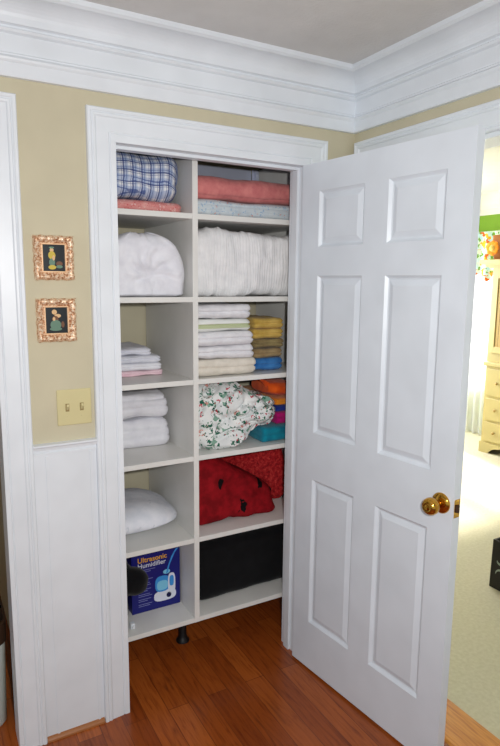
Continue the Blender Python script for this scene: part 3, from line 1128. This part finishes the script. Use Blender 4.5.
sw = empty('switch_plate', (-.876, YW, 1.124), 'almond double light switch plate beside the closet casing', 'light switch')
B(-.932, -.820, YW - .006, YW, 1.125, 1.245).build('plate', ALMOND, sw, bevel=.003)
for x in (-.8995, -.8525):
    s_ = B(x - .006, x + .006, YW - .0075, YW - .005, 1.172, 1.198).build('switch_slot', plain('switch_shadow_gap', srgb(150, 130, 84), .5), sw)
    t = MB()
    t.sweep([[(x - .004, YW - .006, 1.176), (x + .004, YW - .006, 1.176), (x + .004, YW - .006, 1.192), (x - .004, YW - .006, 1.192)],
             [(x - .003, YW - .019, 1.190), (x + .003, YW - .019, 1.190), (x + .003, YW - .017, 1.198), (x - .003, YW - .017, 1.198)]])
    t.build('toggle', ALMOND, s_, bevel=.001)
    for z in (1.156, 1.214):
        MB().lathe([(0, 0), (.003, 0), (.003, .001), (0, .0016)], (x, YW - .006, z), (0, -1, 0), 10).build('screw', ALMOND, sw)

# ---------------------------------------------------------------- side room beyond the picture wall: a bin by the doorway
hb = empty('waste_bin', (-1.262, .275, 0), 'pale bin with dark brown rim just inside the side doorway', 'bin')
N = 40
sgn = lambda v: 1 if v > 0 else -1
rg = lambda a, b, z: [(-1.262 + a * sgn(math.cos(t)) * abs(math.cos(t)) ** .35, .275 + b * sgn(math.sin(t)) * abs(math.sin(t)) ** .35, z) for t in [2 * PI * k / N for k in range(N)]]
MB().sweep([rg(.135, .120, 0), rg(.141, .125, .01), rg(.150, .132, .32)]).build('body', plain('pale_bin', srgb(206, 214, 208), .4), hb, smooth=True, angle=40)
MB().sweep([rg(.150, .132, .32), rg(.154, .136, .325), rg(.156, .138, .40), rg(.148, .130, .405), rg(.143, .125, .33)]).build('rim', DARKWOOD, hb, smooth=True, angle=40)

# ---------------------------------------------------------------- children's room furniture
ar = empty('hutch', (3.6, 1.2, 0), 'cream painted hutch with drawers standing on the carpet of the bright room', 'cabinet')
AY0, AY1 = .75, 1.79
body = MB()
body.box(3.345, 3.86, AY0 + .01, AY1 - .01, .09, .835)
body.build('chest', CREAMF, ar, bevel=.003)
B(3.325, 3.88, AY0 - .01, AY1 + .012, .835, .87).build('chest_top', CREAMF, ar, bevel=.005)
ap = MB()
pts = [(AY0, 0), (AY0 + .10, 0), (AY0 + .13, .035)]
for k in range(9):
    t = k / 8
    pts.append((AY0 + .17 + (AY1 - AY0 - .34) * t, .055 + .02 * math.sin(t * PI * 3) ** 2))
pts += [(AY1 - .13, .035), (AY1 - .10, 0), (AY1, 0), (AY1, .10), (AY0, .10)]
ap.sweep([[(3.332, y, z) for y, z in pts], [(3.36, y, z) for y, z in pts]])
ap.box(3.36, 3.86, AY1 - .03, AY1, 0, .10)
ap.box(3.36, 3.86, AY0, AY0 + .03, 0, .10)
ap.build('base_apron', CREAMF, ar)
for z0, z1 in ((.12, .30), (.325, .53), (.555, .81)):
    for y0, y1 in ((1.285, 1.75), (.79, 1.255)):
        dr = B(3.332, 3.346, y0, y1, z0, z1).build('drawer', CREAMF, ar, bevel=.004)
        for yy in (y0 + .12, y1 - .12):
            MB().lathe([(0, 0), (.006, 0), (.006, .012), (.014, .018), (.014, .024), (0, .028)], (3.332, yy, (z0 + z1) / 2), (-1, 0, 0), 14).build('knob', GOLDF, dr, smooth=True)
B(3.395, 3.86, AY0 - .02, AY1 + .03, .87, 1.75).build('upper_case', CREAMF, ar, bevel=.003)
for y0, y1 in ((1.28, 1.79), (.76, 1.26)):
    d = MB()
    z0, z1 = .955, 1.71
    d.box(3.378, 3.396, y0, y0 + .05, z0, z1); d.box(3.378, 3.396, y1 - .05, y1, z0, z1)
    d.box(3.378, 3.396, y0 + .05, y1 - .05, z0, z0 + .06); d.box(3.378, 3.396, y0 + .05, y1 - .05, z1 - .06, z1)
    dd = d.build('cabinet_door', CREAMF, ar, bevel=.002)
    g = MB()
    for k in range(12):
        yy = y0 + .05 + (y1 - y0 - .10) * k / 12
        g.box(3.386, 3.394, yy, yy + (y1 - y0 - .10) / 14, z0 + .06, z1 - .06)
    g.build('slatted_inset', GOLDF, dd)
cn = MB()
CP = [(0, 1.745), (.0, 1.755), (.012, 1.76), (.02, 1.775), (.045, 1.79), (.05, 1.81), (.05, 1.82)]
for (d_, z_), (d2, z2) in zip(CP, CP[1:]):
    if z2 > z_:
        cn.box(3.39 - d2, 3.87, AY0 - .06 - d2, AY1 + .07 + d2 * 1.4, z_, z2)
cn.build('cornice', CREAMF, ar)

bk = MB()
sq = lambda hx, hy, z, n=32: [(3.565 + (abs(math.cos(t)) ** .2) * (1 if math.cos(t) > 0 else -1) * hx, 1.69 + (abs(math.sin(t)) ** .2) * (1 if math.sin(t) > 0 else -1) * hy, z) for t in [2 * PI * k / n for k in range(n)]]
bk.sweep([sq(.13, .18, 1.822), sq(.14, .19, 1.9), sq(.145, .195, 2.03), sq(.15, .20, 2.045), sq(.14, .19, 2.05), sq(.12, .17, 1.86)])
tag(bk.build('wicker_basket', WICKER, base=(3.565, 1.69, 1.8205), smooth=True, angle=50), 'brown wicker basket on top of the cream hutch', 'basket')

fx, fy, fz = 3.362, 1.815, 1.925
flw = empty('stuffed_flower', (fx, fy, 1.82), 'orange stuffed flower with yellow middle standing beside the wicker basket', 'toy')
st = MB().lathe([(0, 0), (.022, 0), (.022, .006), (.006, .012), (.005, .085), (0, .085)], (fx + .008, fy, 1.8205), (0, 0, 1), 12)
st.build('stem', GREENW, flw, smooth=True, angle=40)
pt = MB()
for k in range(8):
    a = 2 * PI * k / 8
    m0 = soft(-.026, .026, -.026, .026, -.01, .01, r=(.025, .025, .0099), amp=0, n=8, nz=8, flat=False)
    pt.add([(fx + v[2], fy + v[0] + .045 * math.cos(a), fz + v[1] + .045 * math.sin(a)) for v in m0.v], m0.f)
pt.build('petals', AMBER, flw, smooth=True)
MB().lathe([(0, -.008), (.03, -.008), (.034, .006), (.022, .016), (0, .02)], (fx, fy, fz), (-1, 0, 0), 18).build('flower_middle', YELLOW, flw, smooth=True)

# curtains and valance
def curtain(y0, y1, z0, z1, x, amp, waves, mat, name, label, cat, thick=.003, hem=None):
    mb = MB()
    n, mz = 60, 14
    fr_, bk_ = [], []
    for k in range(mz + 1):
        t = k / mz
        row = []
        for i in range(n + 1):
            u = i / n
            z = z0 + (z1 - z0) * t
            if hem:
                z += hem * math.sin(u * PI * 5) ** 2 * (1 - t)
            xx = x + amp * math.sin(u * waves * 2 * PI) * (1 - .4 * t) + .3 * amp * noise.noise(Vector((u * 9, t * 3, z0)))
            row.append((xx, y0 + (y1 - y0) * u, z))
        fr_.append(row + [(p[0] + thick, p[1], p[2]) for p in reversed(row)])
    mb.sweep(fr_)
    return tag(mb.build(name, mat, base=(x, (y0 + y1) / 2, z0), smooth=True, angle=60), label, cat)


curtain(1.95, 2.90, .008, 1.98, 3.835, .020, 11, SHEER, 'sheer_curtain', 'white sheer curtain over the sunlit window behind the hutch', 'curtain')
curtain(2.0, 2.95, 1.62, 2.12, 3.765, .016, 8, VALANCE, 'valance', 'brightly printed nursery valance above the white curtain', 'valance', hem=.08)
rod = MB().lathe([(0, 0), (.018, 0), (.018, .02), (.010, .03), (.010, 1.15), (.018, 1.16), (.018, 1.18), (0, 1.18)], (3.815, 1.82, 2.005), (0, 1, 0), 14)
rd = tag(rod.build('curtain_rod', TRIM, base=(3.815, 2.4, 2.0), smooth=True, angle=40), 'slim white curtain rod carrying the sheer curtain', 'curtain rod')
for yy in (1.86, 2.98):
    B(3.81, 3.9, yy - .008, yy + .008, 1.997, 2.013).build('rod_bracket', TRIM, rd)
vr = MB()
vr.box(3.795, 3.81, 1.98, 2.96, 2.10, 2.125)
vr.box(3.81, 3.9, 1.98, 1.995, 2.10, 2.125)
vr.box(3.81, 3.9, 2.945, 2.96, 2.10, 2.125)
tag(vr.build('valance_board', TRIM, base=(3.8, 2.4, 2.1)), 'white mounting board holding the printed valance', 'valance board')

# black patterned basket on the carpet
kb = empty('black_storage_box', (1.45, -.18, 0), 'black box with white scroll pattern standing on the pale carpet', 'box')
bb = MB()
bb.sweep([[(1.262, -.36, 0), (1.56, -.36, 0), (1.56, -.002, 0), (1.262, -.002, 0)], [(1.25, -.38, .275), (1.575, -.38, .275), (1.575, .014 - .03, .275), (1.25, .014 - .03, .275)],
          [(1.262, -.37, .275), (1.563, -.37, .275), (1.563, -.03, .275), (1.262, -.03, .275)], [(1.272, -.35, .02), (1.55, -.35, .02), (1.55, -.02, .02), (1.272, -.02, .02)]])
bb.build('box_body', BLACK, kb, bevel=.003)
sc_ = MB()
for (cy, cz, rad, a0, a1) in ((-.075, .09, .035, 0, 4.5), (-.06, .17, .03, 2, 6), (-.12, .13, .05, 1, 4), (-.19, .09, .04, 0, 4.6), (-.17, .19, .035, 2, 6.4), (-.26, .14, .05, 1, 5), (-.30, .2, .03, 0, 5)):
    rings = []
    for k in range(17):
        t = a0 + (a1 - a0) * k / 16
        r_ = rad * (1 - .55 * k / 16)
        wd = .006 * math.sin(PI * (k + .5) / 17) + .0008
        xx = lambda z: 1.262 - .012 * z / .275
        ring = []
        for rr0, o_ in ((r_ - wd, .0015), (r_ + wd, .0015), (r_ + wd, -.001), (r_ - wd, -.001)):
            z = cz + rr0 * math.sin(t)
            ring.append((xx(z) - o_, cy + rr0 * math.cos(t), z))
        rings.append(ring)
    sc_.sweep(rings)
sc_.build('scroll_pattern', plain('grey_green_scroll', srgb(150, 164, 154), .5), kb)

for o in bpy.data.objects:
    if '_o' in o:
        del o['_o']
